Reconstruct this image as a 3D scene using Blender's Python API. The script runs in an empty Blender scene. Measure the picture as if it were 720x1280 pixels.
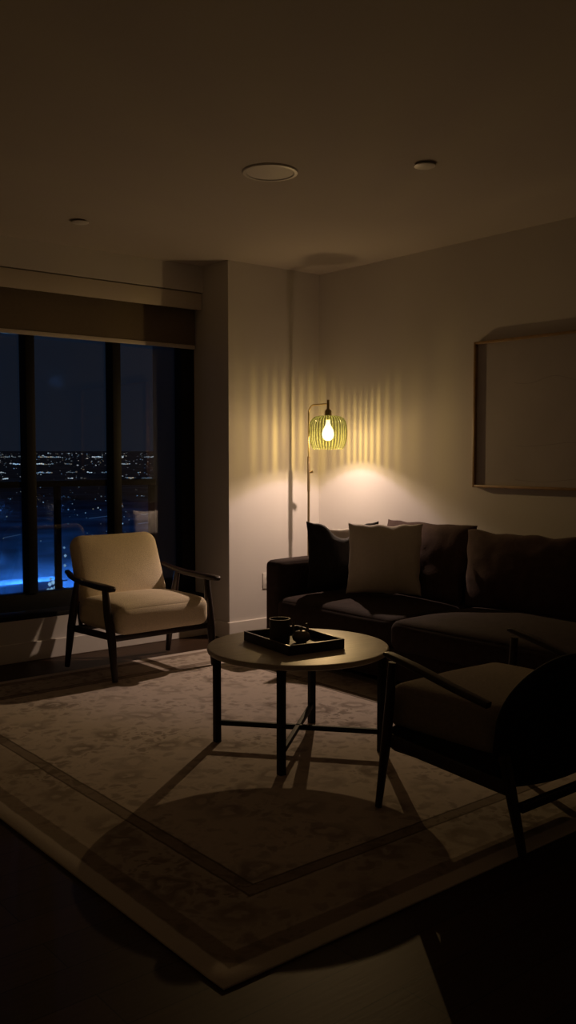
import bpy, bmesh, math, random
from mathutils import Vector, Matrix, noise

random.seed(7)
SC = bpy.context.scene
COL = SC.collection
PI = math.pi


# ------------------------------------------------------------------ materials
def new_mat(name):
    m = bpy.data.materials.new(name)
    m.use_nodes = True
    nt = m.node_tree
    for n in list(nt.nodes):
        nt.nodes.remove(n)
    out = nt.nodes.new('ShaderNodeOutputMaterial')
    return m, nt, out


def N(nt, typ, **kw):
    n = nt.nodes.new(typ)
    for k, v in kw.items():
        setattr(n, k, v)
    return n


def math_node(nt, op, a, b=None, c=None):
    n = nt.nodes.new('ShaderNodeMath')
    n.operation = op
    for i, v in enumerate((a, b, c)):
        if v is None:
            continue
        if isinstance(v, (int, float)):
            n.inputs[i].default_value = v
        else:
            nt.links.new(v, n.inputs[i])
    return n.outputs[0]


def principled(name, col, rough=0.6, metal=0.0, spec=0.5, var=0.0, vscale=8.0, bump=0.0, bscale=60.0,
               sheen=0.0, stretch=None, coat=0.0):
    m, nt, out = new_mat(name)
    b = N(nt, 'ShaderNodeBsdfPrincipled')
    b.inputs['Roughness'].default_value = rough
    b.inputs['Metallic'].default_value = metal
    b.inputs['Specular IOR Level'].default_value = spec
    b.inputs['Sheen Weight'].default_value = sheen
    b.inputs['Coat Weight'].default_value = coat
    nt.links.new(b.outputs[0], out.inputs[0])
    tc = N(nt, 'ShaderNodeTexCoord')
    mp = N(nt, 'ShaderNodeMapping')
    nt.links.new(tc.outputs['Object'], mp.inputs[0])
    if stretch:
        mp.inputs['Scale'].default_value = stretch
    if var > 0:
        nz = N(nt, 'ShaderNodeTexNoise')
        nz.inputs['Scale'].default_value = vscale
        nz.inputs['Detail'].default_value = 5
        nt.links.new(mp.outputs[0], nz.inputs['Vector'])
        r = N(nt, 'ShaderNodeValToRGB')
        r.color_ramp.elements[0].position = 0.3
        r.color_ramp.elements[1].position = 0.7
        r.color_ramp.elements[0].color = [c * (1 - var) for c in col] + [1]
        r.color_ramp.elements[1].color = [min(1, c * (1 + var)) for c in col] + [1]
        nt.links.new(nz.outputs[0], r.inputs[0])
        nt.links.new(r.outputs[0], b.inputs['Base Color'])
    else:
        b.inputs['Base Color'].default_value = list(col) + [1]
    if bump > 0:
        nb = N(nt, 'ShaderNodeTexNoise')
        nb.inputs['Scale'].default_value = bscale
        nb.inputs['Detail'].default_value = 3
        nt.links.new(mp.outputs[0], nb.inputs['Vector'])
        bp = N(nt, 'ShaderNodeBump')
        bp.inputs['Strength'].default_value = bump
        bp.inputs['Distance'].default_value = 0.01
        nt.links.new(nb.outputs[0], bp.inputs['Height'])
        nt.links.new(bp.outputs[0], b.inputs['Normal'])
    return m


M = {}
M['wall'] = principled('wall_paint', (0.66, 0.63, 0.59), rough=0.75, spec=0.2, var=0.015, vscale=3, bump=0.04, bscale=180)
M['ceiling'] = principled('ceiling_paint', (0.55, 0.505, 0.455), rough=0.85, spec=0.15, var=0.015, vscale=2, bump=0.03, bscale=150)
M['base'] = principled('baseboard_paint', (0.74, 0.70, 0.64), rough=0.45, spec=0.4)
M['white_plastic'] = principled('white_plastic', (0.72, 0.69, 0.63), rough=0.4)
M['grille'] = principled('grille_white', (0.74, 0.70, 0.63), rough=0.6, bump=0.15, bscale=500)
M['black_frame'] = principled('black_aluminium', (0.008, 0.008, 0.009), rough=0.6, spec=0.2)
M['black_metal'] = principled('black_powdercoat', (0.011, 0.009, 0.008), rough=0.65, spec=0.2)
M['walnut'] = principled('dark_walnut', (0.019, 0.009, 0.0065), rough=0.38, spec=0.5, var=0.35, vscale=14, stretch=(6, 6, 0.6))
M['blind'] = principled('blind_cloth', (0.17, 0.135, 0.095), rough=0.9, spec=0.1, var=0.06, vscale=90, bump=0.15, bscale=300)
M['fascia'] = principled('blind_fascia', (0.60, 0.54, 0.45), rough=0.55, spec=0.3)
M['blind_bar'] = principled('blind_bar', (0.58, 0.52, 0.45), rough=0.45, spec=0.4)
M['cream'] = principled('cream_boucle', (0.82, 0.70, 0.51), rough=0.95, spec=0.1, var=0.08, vscale=120, bump=0.35, bscale=260, sheen=0.15)
M['grey_fabric'] = principled('charcoal_weave', (0.24, 0.20, 0.17), rough=0.95, spec=0.1, var=0.1, vscale=120, bump=0.3, bscale=260)
M['chair_shell'] = principled('black_shell_fabric', (0.012, 0.011, 0.011), rough=0.85, spec=0.15, bump=0.2, bscale=220)
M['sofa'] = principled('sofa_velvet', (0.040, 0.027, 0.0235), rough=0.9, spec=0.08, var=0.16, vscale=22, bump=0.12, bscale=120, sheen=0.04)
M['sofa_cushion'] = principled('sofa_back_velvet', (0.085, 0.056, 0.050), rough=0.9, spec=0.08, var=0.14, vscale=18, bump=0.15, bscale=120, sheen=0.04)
M['black_velvet'] = principled('black_velvet', (0.020, 0.017, 0.016), rough=0.75, spec=0.2, var=0.2, vscale=18, bump=0.2, bscale=80, sheen=0.08)
M['white_linen'] = principled('white_linen', (0.72, 0.67, 0.61), rough=0.95, spec=0.1, var=0.03, vscale=60, bump=0.25, bscale=240)
M['brass'] = principled('aged_brass', (0.66, 0.53, 0.28), rough=0.32, metal=1.0)
M['brass_dark'] = principled('dark_bronze', (0.36, 0.27, 0.14), rough=0.42, metal=0.9)
M['table_top'] = principled('table_top_oak', (0.43, 0.375, 0.32), rough=0.42, spec=0.45, var=0.10, vscale=5, stretch=(1.2, 12, 1))
M['tray'] = principled('tray_dark_wood', (0.022, 0.013, 0.010), rough=0.5, spec=0.5, var=0.3, vscale=10, stretch=(8, 1, 1))
M['tray_glint'] = principled('tray_edge_highlight', (0.10, 0.07, 0.055), rough=0.3, spec=0.6)  # lighter strip on the tray walls, an edge highlight put into the colour
M['smoke'] = principled('smoked_ceramic', (0.060, 0.056, 0.052), rough=0.3, spec=0.5)
M['pewter'] = principled('dark_pewter', (0.20, 0.175, 0.15), rough=0.42, metal=0.5)
M['gold_frame'] = principled('bronze_wood_frame', (0.30, 0.18, 0.075), rough=0.42, spec=0.5, var=0.2, vscale=20)
M['paper'] = principled('art_paper', (0.44, 0.405, 0.39), rough=0.8, spec=0.15, var=0.04, vscale=4)
M['ink'] = principled('pencil_line', (0.30, 0.275, 0.265), rough=0.9, spec=0.1)
M['concrete'] = principled('balcony_concrete', (0.22, 0.23, 0.25), rough=0.9, spec=0.1, var=0.1, vscale=4)
M['partition'] = principled('balcony_panel', (0.24, 0.28, 0.34), rough=0.8, spec=0.1)
M['rug_pad'] = principled('rug_binding', (0.40, 0.35, 0.29), rough=0.95, spec=0.05, bump=0.3, bscale=300)


def floor_mat():
    m, nt, out = new_mat('dark_oak_planks')
    b = N(nt, 'ShaderNodeBsdfPrincipled')
    nt.links.new(b.outputs[0], out.inputs[0])
    tc = N(nt, 'ShaderNodeTexCoord')
    mp = N(nt, 'ShaderNodeMapping')
    nt.links.new(tc.outputs['Object'], mp.inputs[0])
    br = N(nt, 'ShaderNodeTexBrick')
    br.offset = 0.37
    br.inputs['Scale'].default_value = 1.0
    br.inputs['Brick Width'].default_value = 1.6
    br.inputs['Row Height'].default_value = 0.15
    br.inputs['Mortar Size'].default_value = 0.002
    br.inputs['Color1'].default_value = (0.072, 0.040, 0.023, 1)
    br.inputs['Color2'].default_value = (0.052, 0.030, 0.018, 1)
    br.inputs['Mortar'].default_value = (0.02, 0.012, 0.008, 1)
    nt.links.new(mp.outputs[0], br.inputs['Vector'])
    mp2 = N(nt, 'ShaderNodeMapping')
    mp2.inputs['Scale'].default_value = (2, 30, 1)
    nt.links.new(tc.outputs['Object'], mp2.inputs[0])
    nz = N(nt, 'ShaderNodeTexNoise')
    nz.inputs['Scale'].default_value = 3
    nz.inputs['Detail'].default_value = 6
    nt.links.new(mp2.outputs[0], nz.inputs['Vector'])
    mx = N(nt, 'ShaderNodeMixRGB', blend_type='MULTIPLY')
    mx.inputs[0].default_value = 0.55
    nt.links.new(br.outputs['Color'], mx.inputs[1])
    nt.links.new(nz.outputs[0], mx.inputs[2])
    nt.links.new(mx.outputs[0], b.inputs['Base Color'])
    b.inputs['Roughness'].default_value = 0.5
    b.inputs['Specular IOR Level'].default_value = 0.14
    bp = N(nt, 'ShaderNodeBump')
    bp.inputs['Strength'].default_value = 0.08
    bp.inputs['Distance'].default_value = 0.004
    nt.links.new(nz.outputs[0], bp.inputs['Height'])
    nt.links.new(bp.outputs[0], b.inputs['Normal'])
    return m


RUGX, RUGY = 2.50, 3.28          # rug size


def rug_mat():
    """faded oriental rug: cream edge, two dark guard stripes, a border with motifs, a field of scattered motifs"""
    m, nt, out = new_mat('faded_persian_rug')
    L = nt.links
    b = N(nt, 'ShaderNodeBsdfPrincipled')
    L.new(b.outputs[0], out.inputs[0])
    b.inputs['Roughness'].default_value = 0.95
    b.inputs['Specular IOR Level'].default_value = 0.06
    tc = N(nt, 'ShaderNodeTexCoord')
    warp = N(nt, 'ShaderNodeTexNoise')
    warp.inputs['Scale'].default_value = 10
    warp.inputs['Detail'].default_value = 3
    L.new(tc.outputs['Object'], warp.inputs['Vector'])
    sep = N(nt, 'ShaderNodeSeparateXYZ')
    L.new(tc.outputs['Object'], sep.inputs[0])
    ax = math_node(nt, 'ABSOLUTE', sep.outputs[0])
    ay = math_node(nt, 'ABSOLUTE', sep.outputs[1])
    dx = math_node(nt, 'SUBTRACT', RUGX / 2, ax)
    dy = math_node(nt, 'SUBTRACT', RUGY / 2, ay)
    d = math_node(nt, 'MINIMUM', dx, dy)
    wob = math_node(nt, 'MULTIPLY_ADD', warp.outputs[0], 0.012, -0.006)
    d = math_node(nt, 'ADD', d, wob)
    ramp = N(nt, 'ShaderNodeValToRGB')
    cr = ramp.color_ramp
    cr.interpolation = 'LINEAR'
    cream = (0.62, 0.55, 0.48, 1)
    bord = (0.52, 0.445, 0.37, 1)
    guard = (0.33, 0.272, 0.22, 1)
    field = (0.65, 0.56, 0.48, 1)
    line = (0.56, 0.48, 0.40, 1)
    stops = [(0.0, cream), (0.056, cream), (0.062, guard), (0.118, guard), (0.122, line), (0.132, line), (0.136, bord),
             (0.312, bord), (0.316, line), (0.326, line), (0.329, (.17, .135, .105, 1)), (0.334, (.17, .135, .105, 1)), (0.337, guard), (0.378, guard), (0.380, (.17, .135, .105, 1)), (0.385, (.17, .135, .105, 1)), (0.390, field), (0.5, field)]
    while len(cr.elements) < len(stops):
        cr.elements.new(0.5)
    for e, (p, c) in zip(cr.elements, stops):
        e.position = p * 2
        e.color = c
    L.new(math_node(nt, 'MULTIPLY', d, 2.0), ramp.inputs[0])

    def motif(scale, lo, hi, seedoff, feat='F1', rand=1.0):
        mp = N(nt, 'ShaderNodeMapping')
        mp.inputs['Location'].default_value = (seedoff, seedoff * 1.7, 0)
        L.new(tc.outputs['Object'], mp.inputs[0])
        ws = N(nt, 'ShaderNodeVectorMath', operation='SCALE')
        L.new(warp.outputs['Color'], ws.inputs[0])
        ws.inputs['Scale'].default_value = 0.16
        va = N(nt, 'ShaderNodeVectorMath', operation='ADD')
        L.new(mp.outputs[0], va.inputs[0])
        L.new(ws.outputs[0], va.inputs[1])
        v = N(nt, 'ShaderNodeTexVoronoi', feature=feat, voronoi_dimensions='2D')
        v.inputs['Scale'].default_value = scale
        v.inputs['Randomness'].default_value = rand
        L.new(va.outputs[0], v.inputs['Vector'])
        mr = N(nt, 'ShaderNodeMapRange')
        mr.inputs['From Min'].default_value = lo
        mr.inputs['From Max'].default_value = hi
        mr.inputs['To Min'].default_value = 1
        mr.inputs['To Max'].default_value = 0
        L.new(v.outputs['Distance'], mr.inputs['Value'])
        return mr.outputs[0]

    # rosettes (ring = blob minus smaller blob), small leaves, fine speckle
    big = motif(3.4, 0.17, 0.30, 3.1, rand=0.8)
    core = motif(3.4, 0.07, 0.13, 3.1, rand=0.8)
    ring = math_node(nt, 'SUBTRACT', big, core)
    leaf = motif(11.0, 0.16, 0.30, 7.7)
    fine = motif(26.0, 0.18, 0.34, 1.3)
    big_n = N(nt, 'ShaderNodeTexNoise')
    big_n.inputs['Scale'].default_value = 2.6
    L.new(tc.outputs['Object'], big_n.inputs['Vector'])
    wear = N(nt, 'ShaderNodeMapRange')
    wear.inputs['From Min'].default_value = 0.35
    wear.inputs['From Max'].default_value = 0.68
    L.new(big_n.outputs[0], wear.inputs['Value'])
    a1 = math_node(nt, 'MULTIPLY', math_node(nt, 'MAXIMUM', ring, 0.0), 0.75)
    a2 = math_node(nt, 'MULTIPLY', leaf, 0.62)
    a3 = math_node(nt, 'MULTIPLY', math_node(nt, 'MULTIPLY', fine, 0.55), wear.outputs[0])
    tot = math_node(nt, 'MAXIMUM', math_node(nt, 'MAXIMUM', a1, a2), a3)
    tot = math_node(nt, 'MULTIPLY', tot, math_node(nt, 'MULTIPLY_ADD', wear.outputs[0], 0.75, 0.25))
    # no motifs on the plain cream edge
    inside = N(nt, 'ShaderNodeMapRange')
    inside.inputs['From Min'].default_value = 0.055
    inside.inputs['From Max'].default_value = 0.065
    L.new(d, inside.inputs['Value'])
    tot = math_node(nt, 'MULTIPLY', tot, inside.outputs[0])
    mx = N(nt, 'ShaderNodeMixRGB', blend_type='MIX')
    L.new(tot, mx.inputs[0])
    L.new(ramp.outputs[0], mx.inputs[1])
    mx.inputs[2].default_value = (0.14, 0.105, 0.08, 1)
    wv = N(nt, 'ShaderNodeTexNoise')
    wv.inputs['Scale'].default_value = 300
    L.new(tc.outputs['Object'], wv.inputs['Vector'])
    mul = N(nt, 'ShaderNodeMixRGB', blend_type='MULTIPLY')
    mul.inputs[0].default_value = 0.25
    L.new(mx.outputs[0], mul.inputs[1])
    L.new(wv.outputs[0], mul.inputs[2])
    L.new(mul.outputs[0], b.inputs['Base Color'])
    bp = N(nt, 'ShaderNodeBump')
    bp.inputs['Strength'].default_value = 0.25
    bp.inputs['Distance'].default_value = 0.004
    L.new(wv.outputs[0], bp.inputs['Height'])
    L.new(bp.outputs[0], b.inputs['Normal'])
    return m


def pane_mat(name, tint, base=0.085):
    """thin clear pane: straight transmission plus a mirror coat that grows at grazing angles"""
    m, nt, out = new_mat(name)
    tr = N(nt, 'ShaderNodeBsdfTransparent')
    tr.inputs[0].default_value = list(tint) + [1]
    gl = N(nt, 'ShaderNodeBsdfGlossy')
    gl.inputs['Roughness'].default_value = 0.03
    lw = N(nt, 'ShaderNodeLayerWeight')
    f5 = math_node(nt, 'POWER', lw.outputs['Facing'], 4.0)
    fac = math_node(nt, 'MULTIPLY_ADD', f5, 0.6, base)
    mx = N(nt, 'ShaderNodeMixShader')
    nt.links.new(fac, mx.inputs[0])
    nt.links.new(tr.outputs[0], mx.inputs[1])
    nt.links.new(gl.outputs[0], mx.inputs[2])
    nt.links.new(mx.outputs[0], out.inputs[0])
    return m


RIBS = 36


def shade_mat():
    """green-yellow ribbed glass: the thick ribs let less light through than the thin flutes between them"""
    m, nt, out = new_mat('ribbed_green_glass')
    L = nt.links
    tc = N(nt, 'ShaderNodeTexCoord')
    sep = N(nt, 'ShaderNodeSeparateXYZ')
    L.new(tc.outputs['Object'], sep.inputs[0])
    th = math_node(nt, 'ARCTAN2', sep.outputs[1], sep.outputs[0])
    s = math_node(nt, 'SINE', math_node(nt, 'MULTIPLY', th, float(RIBS)))
    s01 = math_node(nt, 'MULTIPLY_ADD', s, 0.5, 0.5)
    s01 = math_node(nt, 'POWER', s01, 2.0)
    # uneven hand-blown thickness round the shade
    cmb = N(nt, 'ShaderNodeCombineXYZ')
    L.new(math_node(nt, 'MULTIPLY', math_node(nt, 'COSINE', th), 2.6), cmb.inputs[0])
    L.new(math_node(nt, 'MULTIPLY', math_node(nt, 'SINE', th), 2.6), cmb.inputs[1])
    L.new(math_node(nt, 'MULTIPLY', sep.outputs[2], 1.5), cmb.inputs[2])
    nz = N(nt, 'ShaderNodeTexNoise')
    nz.inputs['Scale'].default_value = 2.2
    nz.inputs['Detail'].default_value = 2
    L.new(cmb.outputs[0], nz.inputs['Vector'])
    mr = N(nt, 'ShaderNodeMapRange')
    mr.inputs['From Min'].default_value = 0.3
    mr.inputs['From Max'].default_value = 0.7
    mr.inputs['To Min'].default_value = 0.15
    mr.inputs['To Max'].default_value = 1.0
    L.new(nz.outputs[0], mr.inputs['Value'])
    body = N(nt, 'ShaderNodeMapRange', interpolation_type='SMOOTHSTEP')
    body.inputs['From Min'].default_value = .150
    body.inputs['From Max'].default_value = .100
    L.new(sep.outputs[2], body.inputs['Value'])
    # stripe contrast masked by side: streaks on the corner walls, not the ceiling
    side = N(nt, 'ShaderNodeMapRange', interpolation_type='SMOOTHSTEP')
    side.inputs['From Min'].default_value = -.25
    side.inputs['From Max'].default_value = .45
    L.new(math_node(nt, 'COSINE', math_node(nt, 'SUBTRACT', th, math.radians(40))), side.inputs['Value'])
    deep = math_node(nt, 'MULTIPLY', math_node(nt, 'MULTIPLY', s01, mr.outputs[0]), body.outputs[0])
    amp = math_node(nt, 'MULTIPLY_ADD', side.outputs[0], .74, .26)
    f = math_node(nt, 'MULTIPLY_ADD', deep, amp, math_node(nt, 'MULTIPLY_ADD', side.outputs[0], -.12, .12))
    # glass darker over the shoulder, tint lowered further to dim the ceiling
    sh = N(nt, 'ShaderNodeMapRange', interpolation_type='SMOOTHSTEP')
    sh.inputs['From Min'].default_value = .035
    sh.inputs['From Max'].default_value = .140
    sh.inputs['To Min'].default_value = 1.0
    sh.inputs['To Max'].default_value = 0.50
    L.new(sep.outputs[2], sh.inputs['Value'])
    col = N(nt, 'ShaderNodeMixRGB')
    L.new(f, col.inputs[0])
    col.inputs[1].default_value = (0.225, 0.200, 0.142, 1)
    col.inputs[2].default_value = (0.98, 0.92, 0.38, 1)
    tr = N(nt, 'ShaderNodeBsdfTransparent')
    # lower rim tint made almost clear so whiter light reaches the rug
    rim = N(nt, 'ShaderNodeMapRange', interpolation_type='SMOOTHSTEP')
    rim.inputs['From Min'].default_value = -.046
    rim.inputs['From Max'].default_value = -.063
    L.new(sep.outputs[2], rim.inputs['Value'])
    cl_ = N(nt, 'ShaderNodeMixRGB')
    L.new(rim.outputs[0], cl_.inputs[0])
    L.new(col.outputs[0], cl_.inputs[1])
    cl_.inputs[2].default_value = (0.80, 0.78, 0.60, 1)
    cs = N(nt, 'ShaderNodeVectorMath', operation='SCALE')
    L.new(cl_.outputs[0], cs.inputs[0])
    L.new(sh.outputs[0], cs.inputs['Scale'])
    L.new(cs.outputs[0], tr.inputs[0])
    tl = N(nt, 'ShaderNodeBsdfTranslucent')
    tl.inputs[0].default_value = (0.62, 0.64, 0.16, 1)
    gl = N(nt, 'ShaderNodeBsdfGlossy')
    gl.inputs['Roughness'].default_value = 0.12
    m1 = N(nt, 'ShaderNodeMixShader')
    L.new(math_node(nt, 'MULTIPLY_ADD', s01, .10, .035), m1.inputs[0])
    L.new(tr.outputs[0], m1.inputs[1])
    L.new(tl.outputs[0], m1.inputs[2])
    m2 = N(nt, 'ShaderNodeMixShader')
    m2.inputs[0].default_value = 0.05
    L.new(m1.outputs[0], m2.inputs[1])
    L.new(gl.outputs[0], m2.inputs[2])
    L.new(m2.outputs[0], out.inputs[0])
    return m


def emit_mat(name, col, strength, sample=True):
    m, nt, out = new_mat(name)
    e = N(nt, 'ShaderNodeEmission')
    e.inputs[0].default_value = list(col) + [1]
    e.inputs[1].default_value = strength
    nt.links.new(e.outputs[0], out.inputs[0])
    if not sample:
        m.cycles.emission_sampling = 'NONE'
    return m


def bulb_mat():
    m, nt, out = new_mat('glowing_bulb_glass')
    e = N(nt, 'ShaderNodeEmission')
    e.inputs[0].default_value = (1.0, 0.86, 0.52, 1)
    e.inputs[1].default_value = 26.0
    t = N(nt, 'ShaderNodeBsdfTransparent')
    mx = N(nt, 'ShaderNodeMixShader')
    mx.inputs[0].default_value = 0.6
    nt.links.new(e.outputs[0], mx.inputs[1])
    nt.links.new(t.outputs[0], mx.inputs[2])
    nt.links.new(mx.outputs[0], out.inputs[0])
    m.cycles.emission_sampling = 'NONE'
    return m


def city_light_mat():
    m, nt, out = new_mat('city_lamp_glow')
    e = N(nt, 'ShaderNodeEmission')
    a = N(nt, 'ShaderNodeAttribute', attribute_name='glow')
    nt.links.new(a.outputs['Color'], e.inputs[0])
    e.inputs[1].default_value = 1.0
    nt.links.new(e.outputs[0], out.inputs[0])
    m.cycles.emission_sampling = 'NONE'
    return m


M['floor'] = floor_mat()
M['rug'] = rug_mat()
M['glass'] = pane_mat('window_glass', (0.90, 0.95, 0.98))
M['rail_glass'] = pane_mat('railing_glass', (0.62, 0.74, 0.86), base=0.02)
M['shade'] = shade_mat()
M['bulb'] = bulb_mat()
M['filament'] = emit_mat('filament', (1.0, 0.85, 0.5), 30.0, sample=False)
M['city_ground'] = principled('city_ground', (0.30, 0.32, 0.36), rough=1.0, spec=0.0, var=0.7, vscale=0.012)
M['city_light'] = city_light_mat()


# ------------------------------------------------------------------ geometry
def link_mesh(name, bm, mat, parent=None, smooth=35.0, loc=None):
    me = bpy.data.meshes.new(name)
    bmesh.ops.recalc_face_normals(bm, faces=bm.faces[:])
    bm.to_mesh(me)
    bm.free()
    if smooth:
        me.shade_smooth()
        me.set_sharp_from_angle(angle=math.radians(smooth))
    o = bpy.data.objects.new(name, me)
    COL.objects.link(o)
    if mat is not None:
        me.materials.append(mat)
    if parent is not None:
        o.parent = parent
    if loc is not None:
        o.location = loc
    return o


def box(bm, lo, hi, bevel=0.0, seg=2):
    lo, hi = Vector(lo), Vector(hi)
    r = bmesh.ops.create_cube(bm, size=1.0)
    vs = r['verts']
    for v in vs:
        v.co = Vector(((lo[i] + hi[i]) / 2 + v.co[i] * (hi[i] - lo[i]) for i in range(3)))
    if bevel > 0:
        es = list({e for v in vs for e in v.link_edges})
        bmesh.ops.bevel(bm, geom=es, offset=bevel, segments=seg, affect='EDGES', profile=0.5)


def box_bm(lo, hi, bevel=0.0, seg=2):
    bm = bmesh.new()
    box(bm, lo, hi, bevel, seg)
    return bm


def tube(bm, pts, radii, seg=14, flat=1.0, up=None):
    """round (or flattened) bar through pts with a radius per point, closed ends"""
    pts = [Vector(p) for p in pts]
    if isinstance(radii, (int, float)):
        radii = [radii] * len(pts)
    rings = []
    prev = None
    for i, p in enumerate(pts):
        if i == 0:
            t = pts[1] - p
        elif i == len(pts) - 1:
            t = p - pts[i - 1]
        else:
            t = (pts[i + 1] - p).normalized() + (p - pts[i - 1]).normalized()
        t.normalize()
        ref = Vector(up) if up else (prev if prev is not None else (Vector((0, 0, 1)) if abs(t.z) < 0.9 else Vector((0, 1, 0))))
        a = ref - t * ref.dot(t)
        a.normalize()
        prev = a
        b = t.cross(a)
        ring = []
        for k in range(seg):
            an = 2 * PI * k / seg
            ring.append(bm.verts.new(p + a * (math.cos(an) * radii[i] * flat) + b * (math.sin(an) * radii[i])))
        rings.append(ring)
    for i in range(len(rings) - 1):
        for k in range(seg):
            bm.faces.new((rings[i][k], rings[i][(k + 1) % seg], rings[i + 1][(k + 1) % seg], rings[i + 1][k]))
    bm.faces.new(rings[0][::-1])
    bm.faces.new(rings[-1])


def tube_bm(*a, **k):
    bm = bmesh.new()
    tube(bm, *a, **k)
    return bm


def bar_bm(pts, w, h, bevel=0.006):
    """rectangular bar through pts (w across, h vertical), softened by a rounded-rectangle section"""
    bm = bmesh.new()
    pts = [Vector(p) for p in pts]
    ws = w if isinstance(w, (list, tuple)) else [w] * len(pts)
    hs = h if isinstance(h, (list, tuple)) else [h] * len(pts)
    rings = []
    for i, p in enumerate(pts):
        t = (pts[min(i + 1, len(pts) - 1)] - pts[max(i - 1, 0)]).normalized()
        side = t.cross(Vector((0, 0, 1)))
        if side.length < 1e-4:
            side = Vector((1, 0, 0))
        side.normalize()
        upv = side.cross(t).normalized()
        ring = []
        e = min(bevel, ws[i] * .45, hs[i] * .45)
        for cx, cy, a0 in ((1, 1, 0), (-1, 1, 90), (-1, -1, 180), (1, -1, 270)):
            for k in range(4):
                a = math.radians(a0 + 30 * k)
                x = cx * (ws[i] / 2 - e) + math.cos(a) * e
                y = cy * (hs[i] / 2 - e) + math.sin(a) * e
                ring.append(bm.verts.new(p + side * x + upv * y))
        rings.append(ring)
    n = len(rings[0])
    for i in range(len(rings) - 1):
        for k in range(n):
            bm.faces.new((rings[i][k], rings[i][(k + 1) % n], rings[i + 1][(k + 1) % n], rings[i + 1][k]))
    bm.faces.new(rings[0][::-1])
    bm.faces.new(rings[-1])
    return bm


def lathe(bm, prof, seg=48, center=(0, 0, 0), close=False):
    """revolve (r, z) profile round z; close joins last ring back to the first"""
    c = Vector(center)
    rings = []
    for r, z in prof:
        if r < 1e-6:
            rings.append([bm.verts.new(c + Vector((0, 0, z)))])
        else:
            rings.append([bm.verts.new(c + Vector((r * math.cos(2 * PI * k / seg), r * math.sin(2 * PI * k / seg), z))) for k in range(seg)])
    pairs = list(zip(rings[:-1], rings[1:]))
    if close:
        pairs.append((rings[-1], rings[0]))
    for a, b in pairs:
        for k in range(seg):
            k2 = (k + 1) % seg
            if len(a) == 1 and len(b) == 1:
                continue
            if len(a) == 1:
                bm.faces.new((a[0], b[k], b[k2]))
            elif len(b) == 1:
                bm.faces.new((a[k], b[0], a[k2]))
            else:
                bm.faces.new((a[k], a[k2], b[k2], b[k]))


def lathe_bm(*a, **k):
    bm = bmesh.new()
    lathe(bm, *a, **k)
    return bm


def soft_box_bm(sx, sy, sz, r, crown=0.0, crown_x=0.0, cuts=22, wrinkle=0.0, seed=0):
    """upholstered block: rounded edges, domed top; centred in x, y, base at z = 0"""
    bm = bmesh.new()
    bmesh.ops.create_cube(bm, size=2.0)
    bmesh.ops.subdivide_edges(bm, edges=bm.edges[:], cuts=cuts, use_grid_fill=True)
    h = Vector((sx / 2, sy / 2, sz / 2))
    for v in bm.verts:
        p = Vector([math.sin(v.co[i] * PI / 2) * h[i] for i in range(3)])
        u, w = p.x / h.x, p.y / h.y
        q = Vector([max(-(h[i] - r), min(h[i] - r, p[i])) for i in range(3)])
        d = p - q
        if d.length > 1e-9:
            # round only where the surface itself lies in the rim
            d = d.normalized() * r
            p = q + d
        dome = (1 - u * u) * (1 - w * w)
        tz = (p.z / h.z)
        p.z += crown * max(0, dome) ** 0.6 * max(0, tz)
        p.y += crown_x * (1 - tz * tz) * (1 - u * u) * w
        p.x += crown_x * (1 - tz * tz) * (1 - w * w) * u
        if wrinkle:
            nn = noise.noise(Vector((p.x * 5 + seed, p.y * 5, p.z * 5)))
            p += v.co.normalized() * nn * wrinkle
        v.co = p + Vector((0, 0, h.z))
    return bm


def pillow_bm(w, h, t, pinch=0.07, chop=0.0, wrinkle=0.006, seed=0, n=30, power=0.55, sag=0.0):
    """knife-edge cushion standing in the xz plane, base at z = 0, pulled-out corners, optional chopped top"""
    bm = bmesh.new()
    grid = {}
    for side in (1, -1):
        for i in range(n + 1):
            for j in range(n + 1):
                u = math.sin((2 * i / n - 1) * PI / 2)
                v = math.sin((2 * j / n - 1) * PI / 2)
                edge = i in (0, n) or j in (0, n)
                if edge and side == -1:
                    grid[(side, i, j)] = grid[(1, i, j)]
                    continue
                x = w / 2 * u * (1 - pinch * (1 - v * v))
                z = h / 2 * v * (1 - pinch * (1 - u * u))
                full = ((1 - u * u) * (1 - v * v))
                y = side * t / 2 * full ** power
                if chop:
                    k = math.exp(-(u / 0.42) ** 2) * ((v + 1) / 2) ** 2.2
                    z -= chop * k
                    y *= 1 + 0.25 * k
                    y += 0.02 * math.sin(u * 9 + v * 3) * ((v + 1) / 2) ** 3 * full ** .3
                if sag:
                    z -= sag * (1 - v) * 0.0
                    y += side * sag * full * (-v) * 0.5
                nz = noise.noise(Vector((u * 2.3 + seed, v * 2.3, side * 3.0 + seed)))
                nz2 = noise.noise(Vector((u * 7 + seed, v * 3.5, side * 5.0 + seed)))
                y += side * (nz * wrinkle + nz2 * wrinkle * 0.6) * full ** .4
                z += wrinkle * 1.5 * noise.noise(Vector((u * 3 + seed * 2, v * 3, 4)))
                x += wrinkle * 1.2 * noise.noise(Vector((u * 3, v * 3 + seed * 2, 9)))
                grid[(side, i, j)] = bm.verts.new((x, y, z + h / 2))
    for side in (1, -1):
        for i in range(n):
            for j in range(n):
                q = [grid[(side, i, j)], grid[(side, i + 1, j)], grid[(side, i + 1, j + 1)], grid[(side, i, j + 1)]]
                bm.faces.new(q if side == -1 else q[::-1])
    return bm


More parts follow.
